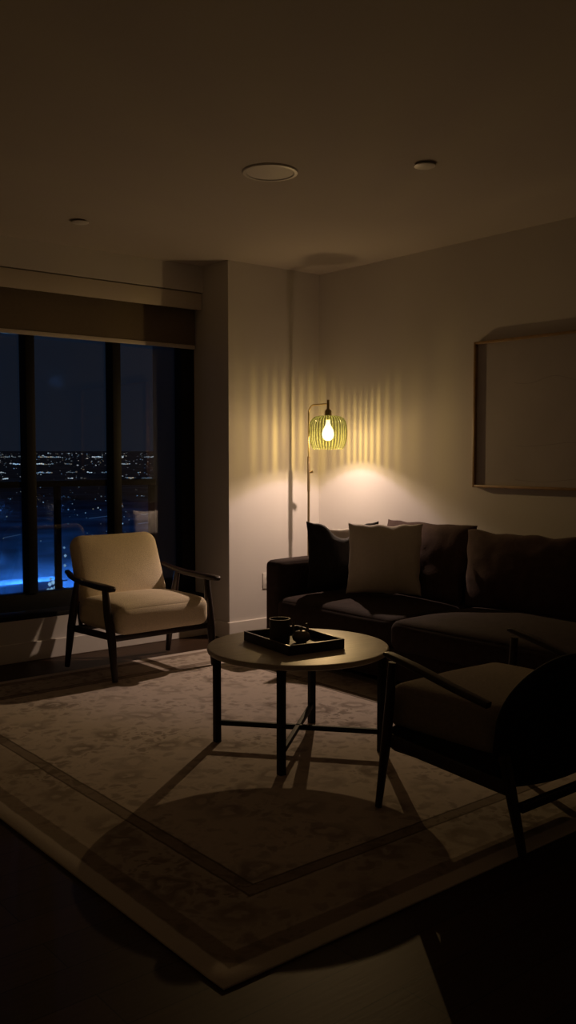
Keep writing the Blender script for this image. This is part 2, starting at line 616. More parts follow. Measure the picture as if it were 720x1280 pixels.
def pad_bm(outline, thick, rings=(1, .995, .98, .955, .92, .85, .7, .45, .2), power=0.42, bend=0.0, taper=None, puff=0.0):
    """padded panel from a convex outline in the xz plane (list of (x, z)); rounded rim, bent round z by bend"""
    bm = bmesh.new()
    n = len(outline)
    cx = sum(p[0] for p in outline) / n
    cz = sum(p[1] for p in outline) / n
    wmax = max(abs(p[0] - cx) for p in outline)

    def place(x, z, y):
        y2 = y + bend * (x / wmax) ** 2
        return bm.verts.new((x, y2, z))

    def th(s):
        return thick / 2 * (max(0.0, 1 - s ** 10)) ** power + puff * (1 - s * s)

    rim = None
    layers = {1: [], -1: []}
    for side in (1, -1):
        for s in rings:
            if s == 1:
                if rim is None:
                    rim = [place(x, z, 0) for x, z in outline]
                layers[side].append(rim)
            else:
                layers[side].append([place(cx + (x - cx) * s, cz + (z - cz) * s, side * th(s)) for x, z in outline])
        c = place(cx, cz, side * th(0))
        ls = layers[side]
        for a, b in zip(ls[:-1], ls[1:]):
            for k in range(n):
                k2 = (k + 1) % n
                bm.faces.new((a[k], a[k2], b[k2], b[k]))
        for k in range(n):
            bm.faces.new((ls[-1][k], ls[-1][(k + 1) % n], c))
    return bm


def round_rect(w, z0, z1, rt, rb, wb=None, m=10):
    """outline with top corner radius rt, bottom radius rb; wb = bottom width"""
    wb = wb or w
    out = []
    for sx, sz, a0, r in ((1, 1, 0, rt), (-1, 1, 90, rt), (-1, -1, 180, rb), (1, -1, 270, rb)):
        ww = w if sz > 0 else wb
        cx = sx * (ww / 2 - r)
        cz = (z1 - r) if sz > 0 else (z0 + r)
        for k in range(m + 1):
            a = math.radians(a0 + 90 * k / m)
            out.append((cx + r * math.cos(a), cz + r * math.sin(a)))
    # densify the straight runs
    dense = []
    for i, p in enumerate(out):
        q = out[(i + 1) % len(out)]
        L = math.hypot(q[0] - p[0], q[1] - p[1])
        k = max(1, int(L / 0.04))
        for j in range(k):
            dense.append((p[0] + (q[0] - p[0]) * j / k, p[1] + (q[1] - p[1]) * j / k))
    return dense


def rot_x(bm, ang, pivot=(0, 0, 0)):
    bmesh.ops.rotate(bm, verts=bm.verts[:], cent=pivot, matrix=Matrix.Rotation(ang, 3, 'X'))
    return bm


def move(bm, v):
    bmesh.ops.translate(bm, verts=bm.verts[:], vec=v)
    return bm


def tag(o, label, cat, group=None, kind=None):
    o['label'] = label
    o['category'] = cat
    if group:
        o['group'] = group
    if kind:
        o['kind'] = kind
    return o


def thing(name, label, cat, loc=(0, 0, 0), rz=0.0, group=None):
    o = bpy.data.objects.new(name, None)
    o.empty_display_size = 0.1
    COL.objects.link(o)
    o.location = loc
    o.rotation_euler = (0, 0, rz)
    return tag(o, label, cat, group)


def structure(name, bm, mat, label=None, cat=None, smooth=0, parent=None):
    o = link_mesh(name, bm, mat, parent, smooth)
    if parent is None:
        o['kind'] = 'structure'
        if label:
            o['label'] = label
            o['category'] = cat
    return o


# ------------------------------------------------------------------ the room
ZC = 2.645          # ceiling height
XW = 4.62           # wall behind the sofa
YB = 5.235          # end wall behind the lamp
XR = 3.78           # where the end wall turns into the window bay
YL = 5.49           # wall under the window
YU = 5.54           # wall above the window
YG = 5.66           # window frame face
XMIN, YMIN = -2.2, -3.2
WIN_L, WIN_R = 1.27, XR

structure('floor', box_bm((XMIN - .2, YMIN - .2, -0.12), (XW + .2, 5.75, 0)), M['floor'], 'dark brown wood plank floor around the patterned rug', 'floor')
structure('ceiling', box_bm((XMIN - .2, YMIN - .2, ZC), (XW + .2, 5.75, ZC + .15)), M['ceiling'], 'plain off-white ceiling over the room', 'ceiling')
structure('wall_right', box_bm((XW, YMIN - .2, 0), (XW + .2, 5.75, ZC)), M['wall'], 'off-white wall behind the dark sofa with the framed picture', 'wall')
structure('wall_back', box_bm((XR, YB, 0), (XW, 5.75, ZC)), M['wall'], 'off-white end wall behind the lamp, turning into the window bay', 'wall')
bm = bmesh.new()
box(bm, (XMIN, YL, 0), (XR, 5.75, 0.262))                              # under the window
box(bm, (XMIN, YU, 2.462), (XR, 5.75, ZC))                             # above it
box(bm, (XMIN, YL, 0.262), (WIN_L, 5.75, 2.462))                       # beyond its far end
structure('wall_left', bm, M['wall'], 'off-white window wall below and above the dark glazing', 'wall')
structure('wall_side', box_bm((XMIN - .2, YMIN - .2, 0), (XMIN, 5.75, ZC)), M['wall'], 'off-white side wall outside the picture on the left', 'wall')
structure('wall_rear', box_bm((XMIN, YMIN - .2, 0), (XW, YMIN, ZC)), M['wall'], 'off-white wall behind the camera', 'wall')


def baseboard(name, lo, hi, label):
    structure(name, box_bm(lo, hi, 0.004, 2), M['base'], label, 'baseboard')


baseboard('baseboard_back', (XR - .012, YB - .014, 0), (XW, YB, .12), 'off-white baseboard along the end wall behind the lamp')
baseboard('baseboard_right', (XW - .014, YMIN, 0), (XW, YB - .014, .12), 'off-white baseboard along the wall behind the sofa')
baseboard('baseboard_left', (XMIN, YL - .014, 0), (XR - .012, YL, .12), 'off-white baseboard under the window')
baseboard('baseboard_corner', (XR - .012, YB, 0), (XR, YL - .014, .12), 'short off-white baseboard on the return beside the window bay')

# window: black frame, mullions, panes
bm = bmesh.new()
box(bm, (WIN_L, YG, 0.262), (WIN_R, 5.75, 0.40), 0.004)               # bottom rail
box(bm, (WIN_L, YL + .005, 0.262), (WIN_R, YG + .01, 0.292), 0.003)   # sill track
box(bm, (WIN_L, YG + .035, 0.30), (WIN_R, YG + .06, 0.335))           # bead
box(bm, (WIN_L, YG, 2.30), (WIN_R, 5.75, 2.462), 0.004)               # head
box(bm, (WIN_R - .115, YG, 0.40), (WIN_R, 5.75, 2.30), 0.004)         # right jamb
box(bm, (WIN_L, YG, 0.40), (WIN_L + .09, 5.75, 2.30), 0.004)
win = structure('window_1', bm, M['black_frame'], 'black framed window of tall panes over the night city', 'window', smooth=35)
MULL = (1.90, 2.51, 3.135)
for x in MULL:
    structure('mullion', box_bm((x - .032, YG - .012, 0.40), (x + .032, 5.75, 2.30), 0.004), M['black_frame'], parent=win, smooth=35)
xs = [WIN_L + .09] + list(MULL) + [WIN_R - .115]
for i in range(len(xs) - 1):
    a = xs[i] + (0.032 if i else 0)
    b = xs[i + 1] - (0.032 if i < len(xs) - 2 else 0)
    structure('pane', box_bm((a, YG + .050, 0.40), (b, YG + .058, 2.30)), M['glass'], parent=win)

# roller blind with its painted fascia
rb = thing('roller_blind', 'brown roller blind half lowered over the window, under a pale fascia board', 'blind', (2.5, YU + .01, 2.09))


def at(o, bm):
    return move(bm, -Vector(o.location))


link_mesh('fascia', at(rb, box_bm((WIN_L + .02, YU + .006, 2.338), (XR - .012, YU + .026, 2.454), 0.002)), M['fascia'], rb)
link_mesh('fabric', at(rb, box_bm((WIN_L + .03, YG - .030, 2.090), (XR - .016, YG - .027, 2.44))), M['blind'], rb)
link_mesh('bottom_bar', at(rb, box_bm((WIN_L + .03, YG - .037, 2.066), (XR - .016, YG - .021, 2.094), 0.003)), M['blind_bar'], rb)
link_mesh('roller_tube', at(rb, tube_bm([(WIN_L + .03, YG - .045, 2.42), (XR - .016, YG - .045, 2.42)], 0.018)), M['blind'], rb)

# ceiling fittings
sp = thing('ceiling_speaker', 'large round white speaker grille set flush in the ceiling', 'speaker', (2.776, 3.50, ZC))
link_mesh('rim', lathe_bm([(.112, 0), (.112, -.006), (.116, -.009), (.130, -.008), (.134, -.003), (.134, 0)], close=True), M['white_plastic'], sp)
link_mesh('grille', lathe_bm([(0, -.006), (.06, -.006), (.111, -.005), (.111, 0), (0, 0)]), M['grille'], sp)


def sprinkler(loc, label):
    o = thing('ceiling_sprinkler', label, 'sprinkler cover', loc, 0, 'ceiling sprinkler covers')
    link_mesh('cover_plate', lathe_bm([(0, -.013), (.046, -.013), (.050, -.011), (.050, -.008), (0, -.008)]), M['white_plastic'], o)
    link_mesh('collar', lathe_bm([(0, -.008), (.032, -.008), (.032, 0), (0, 0)]), M['brass_dark'], o)
    return o


sprinkler((3.255, 2.952, ZC), 'small round sprinkler cover on the ceiling to the right of the speaker grille')
sprinkler((2.501, 4.913, ZC), 'small round sprinkler cover on the ceiling above the window side of the room')

# outlet on the end wall beside the sofa arm
ol = thing('wall_outlet', 'white wall outlet plate on the end wall beside the sofa arm', 'outlet', (4.118, YB, .39))
link_mesh('cover_plate', box_bm((-.042, -.007, -.058), (.042, 0, .058), .003), M['white_plastic'], ol)
for dz in (-.022, .022):
    s_ = link_mesh('socket', lathe_bm([(0, 0.0), (.0165, 0), (.0155, .003), (0, .003)], seg=20), M['white_plastic'], ol)
    s_.rotation_euler = (PI / 2, 0, 0)
    s_.location = (0, -.0068, dz)

# ------------------------------------------------------------------ rug
rug = link_mesh('area_rug', soft_box_bm(RUGX, RUGY, .009, .004, cuts=10), M['rug'], smooth=60)
rug.location = (1.252 + RUGX / 2, 1.765 + RUGY / 2, 0.0)
tag(rug, 'large faded cream oriental rug with dark guard stripes under the table and chairs', 'rug')
RZ = 0.0092

# ------------------------------------------------------------------ sofa
YA0, YA1 = 4.525, 4.680          # far arm
SB = XW - .025                  # sofa back plane
XF = 3.60                       # sofa front
sofa = thing('sofa', 'long dark brown velvet sofa against the wall under the framed picture', 'sofa', (4.1, 3.40, 0))
NEAR0, NEAR1 = 2.05, 2.265


def sofa_part(name, bm, mat=None, label=None):
    o = link_mesh(name, at(sofa, bm), mat or M['sofa'], sofa, 50)
    if label:
        o['label'] = label
    return o


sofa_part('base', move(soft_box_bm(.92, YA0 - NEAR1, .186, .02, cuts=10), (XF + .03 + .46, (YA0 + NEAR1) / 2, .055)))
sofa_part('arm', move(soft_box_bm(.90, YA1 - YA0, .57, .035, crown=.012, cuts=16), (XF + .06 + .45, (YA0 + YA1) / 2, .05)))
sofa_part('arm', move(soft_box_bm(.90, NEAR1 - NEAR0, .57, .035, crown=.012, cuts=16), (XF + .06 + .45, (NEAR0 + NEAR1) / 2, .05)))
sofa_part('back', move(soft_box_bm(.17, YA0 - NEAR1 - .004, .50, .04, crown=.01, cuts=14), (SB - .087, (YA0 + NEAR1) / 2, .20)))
for x in (XF + .12, SB - .1):
    for y in (NEAR0 + .1, YA1 - .1):
        sofa_part('foot', move(lathe_bm([(0, 0), (.02, 0), (.026, .06), (0, .06)], seg=16), (x, y, RZ if x < 3.74 else 0.0)), M['black_metal'])
seam = 3.475
c1 = soft_box_bm(.80, YA0 - seam - .012, .155, .05, crown=.035, crown_x=.012, wrinkle=.004, seed=2)
sofa_part('seat_cushion', move(c1, (XF + .02 + .40, (YA0 + seam) / 2, .24)))
c2 = soft_box_bm(.84, seam - NEAR1 - .012, .165, .05, crown=.035, crown_x=.012, wrinkle=.004, seed=5)
sofa_part('seat_cushion', move(c2, (XF - .04 + .42, (seam + NEAR1) / 2, .24)))


def back_cushion(yc, w, h, lean, seed, x0=SB - .30, t=.22):
    b = pillow_bm(w, h, t, pinch=.045, wrinkle=.010, seed=seed, power=.42)
    bmesh.ops.rotate(b, verts=b.verts[:], cent=(0, 0, 0), matrix=Matrix.Rotation(lean, 3, 'X'))
    bmesh.ops.rotate(b, verts=b.verts[:], cent=(0, 0, 0), matrix=Matrix.Rotation(PI / 2, 3, 'Z'))
    return move(b, (x0, yc, .395))


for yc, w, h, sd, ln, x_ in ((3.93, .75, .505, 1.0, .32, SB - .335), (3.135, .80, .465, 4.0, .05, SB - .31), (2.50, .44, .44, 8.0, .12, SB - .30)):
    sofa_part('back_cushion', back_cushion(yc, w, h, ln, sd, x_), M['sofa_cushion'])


# loose cushions
def place_pillow(name, bm, mat, loc, rz, lean, label):
    """lean tips the top backwards; rz turns the face (0 faces -y)"""
    o = link_mesh(name, bm, mat, None, 60)
    o.rotation_euler = (-lean, 0, rz)
    o.location = loc
    return tag(o, label, 'cushion', 'loose cushions on the sofa')


place_pillow('throw_pillow', pillow_bm(.465, .445, .17, pinch=.06, wrinkle=.008, seed=3, power=.45), M['white_linen'],
             (4.030, 3.965, .440), math.radians(-52), .20, 'white linen square cushion at the front, leaning on the dark cushions')
place_pillow('throw_pillow', pillow_bm(.47, .445, .15, pinch=.06, chop=.10, wrinkle=.010, seed=6, power=.45), M['black_velvet'],
             (4.005, 4.300, .435), math.radians(-38), .16, 'black velvet cushion with a chopped sagging top beside the sofa arm')
place_pillow('throw_pillow', pillow_bm(.30, .385, .085, pinch=.06, wrinkle=.006, seed=9, power=.45), M['white_linen'],
             (4.145, 4.466, .437), math.radians(-6), .0, 'white cushion hidden behind the black one, only its top peeking out')


# ------------------------------------------------------------------ lounge chairs
def lounge_chair(label, loc, rz, style):
    t = thing('lounge_chair', label, 'armchair', loc, rz, 'lounge chairs facing each other across the rug')
    fy, ry = -.27, .27
    if style == 'pale':
        fab = M['cream']
        hw = .345
        for s in (-1, 1):
            link_mesh('leg', tube_bm([(s * .345, fy, .0), (s * .347, fy + .03, .24), (s * .352, fy + .06, .37), (s * .355, fy + .085, .522)],
                                     [.017, .026, .025, .019], 14), M['walnut'], t)
            link_mesh('leg', tube_bm([(s * .365, ry, .0), (s * .360, ry - .05, .25), (s * .357, ry - .095, .41), (s * .357, ry - .13, .537)],
                                     [.016, .025, .024, .018], 14), M['walnut'], t)
            link_mesh('armrest', bar_bm([(s * .366, fy - .025, .528), (s * .366, fy - .01, .532), (s * .366, fy + .10, .534), (s * .362, .05, .538), (s * .358, ry - .06, .556), (s * .340, ry + .03, .576)],
                                        [.03, .055, .062, .052, .042, .034], [.018, .030, .034, .030, .026, .024], .012), M['walnut'], t, 60)
            link_mesh('side_rail', bar_bm([(s * .335, fy + .03, .248), (s * .335, ry - .05, .236)], .022, .038, .005), M['walnut'], t)
        link_mesh('front_rail', bar_bm([(-.335, fy + .045, .238), (.335, fy + .045, .238)], .022, .034, .005), M['walnut'], t)
        link_mesh('rear_rail', bar_bm([(-.335, ry - .05, .236), (.335, ry - .05, .236)], .022, .034, .005), M['walnut'], t)
        link_mesh('seat', move(soft_box_bm(.625, .52, .165, .05, crown=.028, crown_x=.012, wrinkle=.003, seed=1), (0, -.02, .255)), fab, t, 60)
        bk = pad_bm(round_rect(.60, -.02, .42, .075, .06, .615), .115, puff=.018, bend=-.02)
        rot_x(bk, -.35)
        link_mesh('backrest', move(bk, (0, ry - .045, .385)), fab, t, 60)
        for s in (-1, 1):
            link_mesh('back_post', bar_bm([(s * .285, ry - .035, .230), (s * .26, ry + .075, .46), (s * .22, ry + .135, .66)], .022, .030, .006), M['walnut'], t)
    else:
        fab = M['grey_fabric']
        fy, ry = -.295, .30
        for s in (-1, 1):
            link_mesh('leg', tube_bm([(s * .362, fy, .0), (s * .360, fy + .035, .25), (s * .358, fy + .05, .40), (s * .356, fy + .06, .545)],
                                     [.013, .019, .018, .015], 14), M['walnut'], t)
            link_mesh('leg', tube_bm([(s * .305, ry, .0), (s * .318, ry - .03, .16), (s * .330, ry - .06, .32)],
                                     [.014, .019, .021], 14), M['walnut'], t)
            link_mesh('armrest', bar_bm([(s * .360, fy + .03, .572), (s * .360, fy + .05, .570), (s * .358, fy + .18, .545), (s * .352, .05, .505), (s * .335, ry - .12, .472)],
                                        [.030, .040, .044, .040, .034], [.012, .020, .022, .022, .022], .008), M['walnut'], t, 60)
            link_mesh('side_rail', bar_bm([(s * .345, fy + .05, .255), (s * .325, ry - .05, .215)], .024, .05, .006), M['walnut'], t)
        link_mesh('front_rail', bar_bm([(-.345, fy + .05, .255), (.345, fy + .05, .255)], .024, .045, .006), M['walnut'], t)
        link_mesh('stretcher', bar_bm([(-.305, ry - .01, .155), (.305, ry - .01, .155)], .022, .032, .005), M['walnut'], t)
        link_mesh('seat', move(soft_box_bm(.64, .52, .16, .055, crown=.02, crown_x=.012, wrinkle=.003, seed=1), (0, -.055, .285)), fab, t, 60)
        bk = pad_bm(round_rect(.70, -.235, .245, .24, .09, .66, m=16), .06, bend=-.075, puff=.012)
        rot_x(bk, -.28)
        link_mesh('seat_shell', move(soft_box_bm(.675, .50, .10, .03, cuts=12), (0, -.03, .205)), M['chair_shell'], t, 60)
        o = link_mesh('backrest', move(bk, (0, ry + .0, .405)), M['chair_shell'], t, 60)
        o['label'] = 'rounded black backrest'
    return t


lounge_chair('cream upholstered lounge chair with dark wooden arms in front of the window', (2.862, 4.880, RZ + .004), math.radians(1.2), 'pale')
lounge_chair('dark lounge chair with a rounded black back seen from behind beside the sofa', (2.722, 2.045, RZ + .004), PI, 'dark')

# ------------------------------------------------------------------ coffee table
TX, TY, TH = 2.588, 3.070, .465
tab = thing('coffee_table', 'round coffee table with pale top and crossed black metal legs on the rug', 'table', (TX, TY, RZ), math.radians(-5.5))
R = .400
th = TH - RZ
link_mesh('table_top', lathe_bm([(0, th - .026), (R - .012, th - .026), (R - .003, th - .022), (R, th - .014), (R, th - .005), (R - .004, th - .001), (R - .010, th), (R * .5, th), (0, th)], seg=96), M['table_top'], tab, 30)
q = .262
for sx in (-1, 1):
    for sy in (-1, 1):
        link_mesh('leg', box_bm((sx * q - .0145, sy * q - .0145, 0), (sx * q + .0145, sy * q + .0145, th - .026), .002), M['black_metal'], tab)
for s in (-1, 1):
    link_mesh('stretcher', bar_bm([(-q + .01, -s * (q - .01), .088), (q - .01, s * (q - .01), .088)], .02, .022, .002), M['black_metal'], tab)
    link_mesh('top_rail', bar_bm([(-q + .01, -s * (q - .01), th - .038), (q - .01, s * (q - .01), th - .038)], .02, .022, .002), M['black_metal'], tab)

# tray with a tumbler and a small ornament
tr = thing('serving_tray', 'rectangular dark wooden tray on the round coffee table', 'tray', (2.577, 3.090, TH + .0006), math.radians(-7.7))
a, b, hgt, wl = .138, .186, .040, .010
link_mesh('tray_base', box_bm((-a, -b, 0), (a, b, .010), .002), M['tray'], tr)
for s in (-1, 1):
    w_ = link_mesh('side', box_bm((s * a - wl / 2, -b - wl / 2, .0), (s * a + wl / 2, b + wl / 2, hgt), .0015), M['tray'], tr)
    link_mesh('edge', box_bm((s * a - wl / 2, -b - wl / 2, hgt), (s * a + wl / 2, b + wl / 2, hgt + .002), .0008), M['tray_glint'], w_)
    w_ = link_mesh('side', box_bm((-a + wl / 2, s * b - wl / 2, .0), (a - wl / 2, s * b + wl / 2, hgt), .0015), M['tray'], tr)
    link_mesh('edge', box_bm((-a + wl / 2, s * b - wl / 2, hgt), (a - wl / 2, s * b + wl / 2, hgt + .002), .0008), M['tray_glint'], w_)

cup = thing('tumbler', 'dark smoky cylindrical tumbler with a bright rim standing in the tray', 'cup', (2.516, 3.108, TH + .0112))
link_mesh('cup_body', lathe_bm([(0, 0), (.040, 0), (.044, .004), (.0455, .05), (.046, .105), (.0425, .105), (.041, .05), (.040, .010), (0, .010)], seg=48), M['smoke'], cup, 40)
link_mesh('rim', lathe_bm([(.0420, .1052), (.0464, .1052), (.0468, .1072), (.0462, .109), (.0424, .109)], seg=48, close=True), M['pewter'], cup, 40)

orn = thing('ornament', 'small glossy dark round pot with two upright tips in the tray beside the tumbler', 'ornament', (2.598, 3.060, TH + .0112))
link_mesh('pot_body', lathe_bm([(0, 0), (.022, 0), (.036, .012), (.041, .026), (.036, .041), (.022, .050), (.012, .053), (0, .053)], seg=32), M['pewter'], orn, 60)
link_mesh('knob', lathe_bm([(0, .052), (.006, .053), (.005, .058), (.009, .064), (.006, .070), (0, .072)], seg=16), M['pewter'], orn, 60)
for pts in ([(-.024, .016, .040), (-.030, .019, .058), (-.028, .020, .085), (-.024, .020, .098)], [(.024, -.006, .045), (.030, -.008, .062), (.026, -.006, .083)]):
    link_mesh('tip', tube_bm(pts, [.008, .0065, .005, .003][:len(pts)], 10), M['pewter'], orn, 60)

# ------------------------------------------------------------------ floor lamp
PX, PY = 4.318, 5.004
BX, BY, BZ = 4.296, 4.773, 1.402
lamp = thing('floor_lamp', 'slim brass floor lamp with a ribbed green glass shade in the corner behind the sofa', 'lamp', (PX, PY, 0))
dx, dy = BX - PX, BY - PY
link_mesh('base', lathe_bm([(0, 0), (.13, 0), (.135, .004), (.135, .014), (.128, .02), (.02, .024), (.014, .04), (0, .04)], seg=56), M['brass'], lamp)
link_mesh('pole', tube_bm([(0, 0, .03), (0, 0, .55), (0, 0, 1.06)], .0085, 16), M['brass_dark'], lamp)
AZ = 1.655
arc = [(0, 0, 1.04), (0, 0, 1.3), (0, 0, AZ - .06)]
Ld = math.hypot(dx, dy)
for k in range(1, 9):
    an = PI / 2 * k / 8
    f = .06 * (1 - math.cos(an)) / Ld
    arc.append((dx * f, dy * f, AZ - .06 + .06 * math.sin(an)))
arc.append((dx * .99, dy * .99, AZ))
link_mesh('arm', tube_bm(arc, .0065, 14), M['brass'], lamp)
slv = link_mesh('sleeve', tube_bm([(0, 0, 1.04), (0, 0, 1.29)], .0105, 16), M['brass_dark'], lamp)
link_mesh('knob', tube_bm([(.006, -.008, 1.176), (.014, -.018, 1.180), (.019, -.025, 1.183)], [.006, .009, .009], 12), M['brass'], slv)
link_mesh('finial', tube_bm([(dx, dy, AZ - .04), (dx, dy, AZ + .028)], .009, 14), M['brass_dark'], lamp)
link_mesh('socket', lathe_bm([(0, 1.545), (.022, 1.545), (.024, 1.55), (.024, 1.605), (.018, 1.614), (.010, 1.62), (0, 1.62)], 24, (dx, dy, 0)), M['brass_dark'], lamp)

prof = [(.0245, 1.574), (.060, 1.573), (.086, 1.568), (.106, 1.556), (.120, 1.536), (.128, 1.510), (.131, 1.475), (.131, 1.440), (.128, 1.405), (.120, 1.376), (.109, 1.353), (.098, 1.338)]
bm = bmesh.new()
seg = RIBS * 8
rings = []
for r, z in prof:
    fl = .0022 * max(0, min(1, (r - .05) / .05))
    ring = []
    for k in range(seg):
        an = 2 * PI * k / seg
        rr = r - fl * math.sin(RIBS * an)
        ring.append(bm.verts.new((rr * math.cos(an), rr * math.sin(an), z - BZ)))
    rings.append(ring)
for i in range(len(rings) - 1):
    for k in range(seg):
        bm.faces.new((rings[i][k], rings[i][(k + 1) % seg], rings[i + 1][(k + 1) % seg], rings[i + 1][k]))
shade = link_mesh('lamp_shade', bm, M['shade'], lamp, 70)
shade.location = (dx, dy, BZ)
shade['label'] = 'ribbed translucent green glass shade'
bulb = link_mesh('bulb', lathe_bm([(0, -.030), (.020, -.026), (.035, -.010), (.041, .014), (.037, .040), (.026, .064), (.017, .082), (.014, .100), (.014, .118)], 28), M['bulb'], lamp, 60)
bulb.location = (dx, dy, BZ + .028)
fil = link_mesh('filament', tube_bm([(dx + .004, dy, BZ + .02), (dx, dy + .004, BZ + .045), (dx - .003, dy - .003, BZ + .09)], .002, 8), M['filament'], bulb)
fil.parent = bulb
fil.matrix_parent_inverse = Matrix.Translation(-Vector(bulb.location))

ld = bpy.data.lights.new('lamp_light', 'POINT')
ld.energy = 46.0
ld.color = (1.0, 0.705, 0.545)
ld.shadow_soft_size = 0.008
ld.use_nodes = True
lnt = ld.node_tree
fo = lnt.nodes.new('ShaderNodeLightFalloff')
fo.inputs['Strength'].default_value = 1.0
mixl = lnt.nodes.new('ShaderNodeMath')
mixl.operation = 'MULTIPLY_ADD'
lnt.links.new(fo.outputs['Quadratic'], mixl.inputs[0])
mixl.inputs[1].default_value = 0.06
scl = lnt.nodes.new('ShaderNodeMath')
scl.operation = 'MULTIPLY'
lnt.links.new(fo.outputs['Linear'], scl.inputs[0])
scl.inputs[1].default_value = 0.95
lnt.links.new(scl.outputs[0], mixl.inputs[2])
lnt.links.new(mixl.outputs[0], lnt.nodes['Emission'].inputs['Strength'])
lo = bpy.data.objects.new('lamp_light', ld)
COL.objects.link(lo)
lo.location = (BX, BY, BZ)

# ------------------------------------------------------------------ framed picture
pf = thing('framed_picture', 'wide framed pale abstract drawing hanging on the wall above the sofa', 'picture', (XW, 3.06, 1.55))
py0, py1, pz0, pz1 = 2.38, 3.735, 1.098, 2.005
fr = bmesh.new()
fd, fw = .038, .016
for lo_, hi_ in (((XW - fd, py1 - fw, pz0), (XW - .001, py1, pz1)), ((XW - fd, py0, pz0), (XW - .001, py0 + fw, pz1)),
                 ((XW - fd, py0 + fw, pz1 - fw), (XW - .001, py1 - fw, pz1)), ((XW - fd, py0 + fw, pz0), (XW - .001, py1 - fw, pz0 + fw))):
    box(fr, lo_, hi_, .002)
link_mesh('frame', at(pf, fr), M['gold_frame'], pf)
sheet = link_mesh('drawing', at(pf, box_bm((XW - .018, py0 + fw, pz0 + fw), (XW - .004, py1 - fw, pz1 - fw))), M['paper'], pf)


def ink(pts, r=.0012):
    # a pencil stroke lying on the sheet; pts are (y, z)
    dense = []
    for i in range(len(pts) - 1):
        p0, p1, p2, p3 = pts[max(i - 1, 0)], pts[i], pts[i + 1], pts[min(i + 2, len(pts) - 1)]
        for k in range(8):
            t_ = k / 8
            dense.append(tuple(0.5 * ((2 * p1[j]) + (-p0[j] + p2[j]) * t_ + (2 * p0[j] - 5 * p1[j] + 4 * p2[j] - p3[j]) * t_ ** 2
                                      + (-p0[j] + 3 * p1[j] - 3 * p2[j] + p3[j]) * t_ ** 3) for j in range(2)))
    dense.append(pts[-1])
    return tube_bm([(XW - .0182, y, z) for y, z in dense], r, 6, flat=.3, up=(1, 0, 0))


strokes = bmesh.new()
for pts in ([(3.44, 1.735), (3.38, 1.728), (3.30, 1.73), (3.15, 1.76), (2.95, 1.72), (2.7, 1.78)],
            [(3.42, 1.357), (3.34, 1.352), (3.2, 1.36), (3.02, 1.372), (2.8, 1.35), (2.6, 1.40)],
            [(3.42, 1.152), (3.33, 1.146), (3.22, 1.142), (3.08, 1.155), (2.95, 1.165), (2.7, 1.15)]):
    tb = ink(pts)
    me_ = bpy.data.meshes.new('tmp')
    tb.to_mesh(me_)
    tb.free()
    strokes.from_mesh(me_)
    bpy.data.meshes.remove(me_)
link_mesh('pencil_lines', move(strokes, -Vector(pf.location) - Vector(sheet.location)), M['ink'], sheet)

# ------------------------------------------------------------------ balcony and the city below
YRAIL = 6.6
structure('balcony_floor', box_bm((0.2, 5.76, -.12), (4.3, YRAIL + .12, -.02)), M['concrete'], 'concrete balcony floor outside the window', 'balcony')
structure('wall_balcony', box_bm((4.005, 5.76, -.02), (4.12, YRAIL + .015, 3.2)), M['partition'], 'blue grey partition at the end of the balcony', 'wall')
rl = thing('balcony_railing', 'black balcony railing with glass panels outside the window', 'railing', (2.2, YRAIL, -.02))
link_mesh('top_rail', at(rl, box_bm((0.3, YRAIL - .03, 1.058), (4.0, YRAIL + .03, 1.105), .004)), M['black_frame'], rl)
link_mesh('bottom_rail', at(rl, box_bm((0.3, YRAIL - .02, .02), (4.0, YRAIL + .02, .06), .004)), M['black_frame'], rl)
posts = [.32, 1.22, 2.18, 3.135, 3.975]
for x in posts:
    link_mesh('post', at(rl, box_bm((x - .022, YRAIL - .022, -.02), (x + .022, YRAIL + .022, 1.058), .003)), M['black_frame'], rl)
for i in range(len(posts) - 1):
    link_mesh('glass_panel', at(rl, box_bm((posts[i] + .022, YRAIL - .005, .06), (posts[i + 1] - .022, YRAIL + .005, 1.058))), M['rail_glass'], rl)

# the ground far below, rising towards the horizon
GZ = -80.0


def ground_z(d):
    return GZ + 95.0 * min(1.3, (d / 14000.0)) ** 2


bm = bmesh.new()
az0, az1, na = math.radians(-15), math.radians(75), 60
dists = [0, 60, 150, 300, 500, 800, 1300, 2000, 3200, 5000, 7500, 10500, 14000, 18000]
rows = []
for d in dists:
    rows.append([bm.verts.new((d * math.sin(az0 + (az1 - az0) * k / na), 8 + d * math.cos(az0 + (az1 - az0) * k / na), ground_z(d))) for k in range(na + 1)] if d else
                [bm.verts.new((0, 8, GZ))])
for i in range(1, len(rows)):
    for k in range(na):
        if i == 1:
            bm.faces.new((rows[0][0], rows[1][k], rows[1][k + 1]))
        else:
            bm.faces.new((rows[i - 1][k], rows[i][k], rows[i][k + 1], rows[i - 1][k + 1]))
structure('ground', bm, M['city_ground'], 'dark city ground far below the balcony', 'ground', smooth=30)

# city lights: thousands of distant lamps and lit windows
bm = bmesh.new()
glow = bm.loops.layers.float_color.new('glow')


def city_light(az, d, up, sx, sz, col):
    """a lamp or lit window of half sizes sx (across) and sz (up) at distance d"""
    c = Vector((d * math.sin(az), 8 + d * math.cos(az), ground_z(d) + up))
    e = Vector((math.cos(az), -math.sin(az), 0)) * sx
    n_ = Vector((math.sin(az), math.cos(az), 0)) * sx
    z = Vector((0, 0, sz))
    vs = [bm.verts.new(p) for p in (c + e, c + n_, c - e, c - n_, c + z, c - z)]
    for i in range(4):
        for ap in (4, 5):
            f = bm.faces.new((vs[i], vs[(i + 1) % 4], vs[ap]))
            for lp in f.loops:
                lp[glow] = (*col, 1)


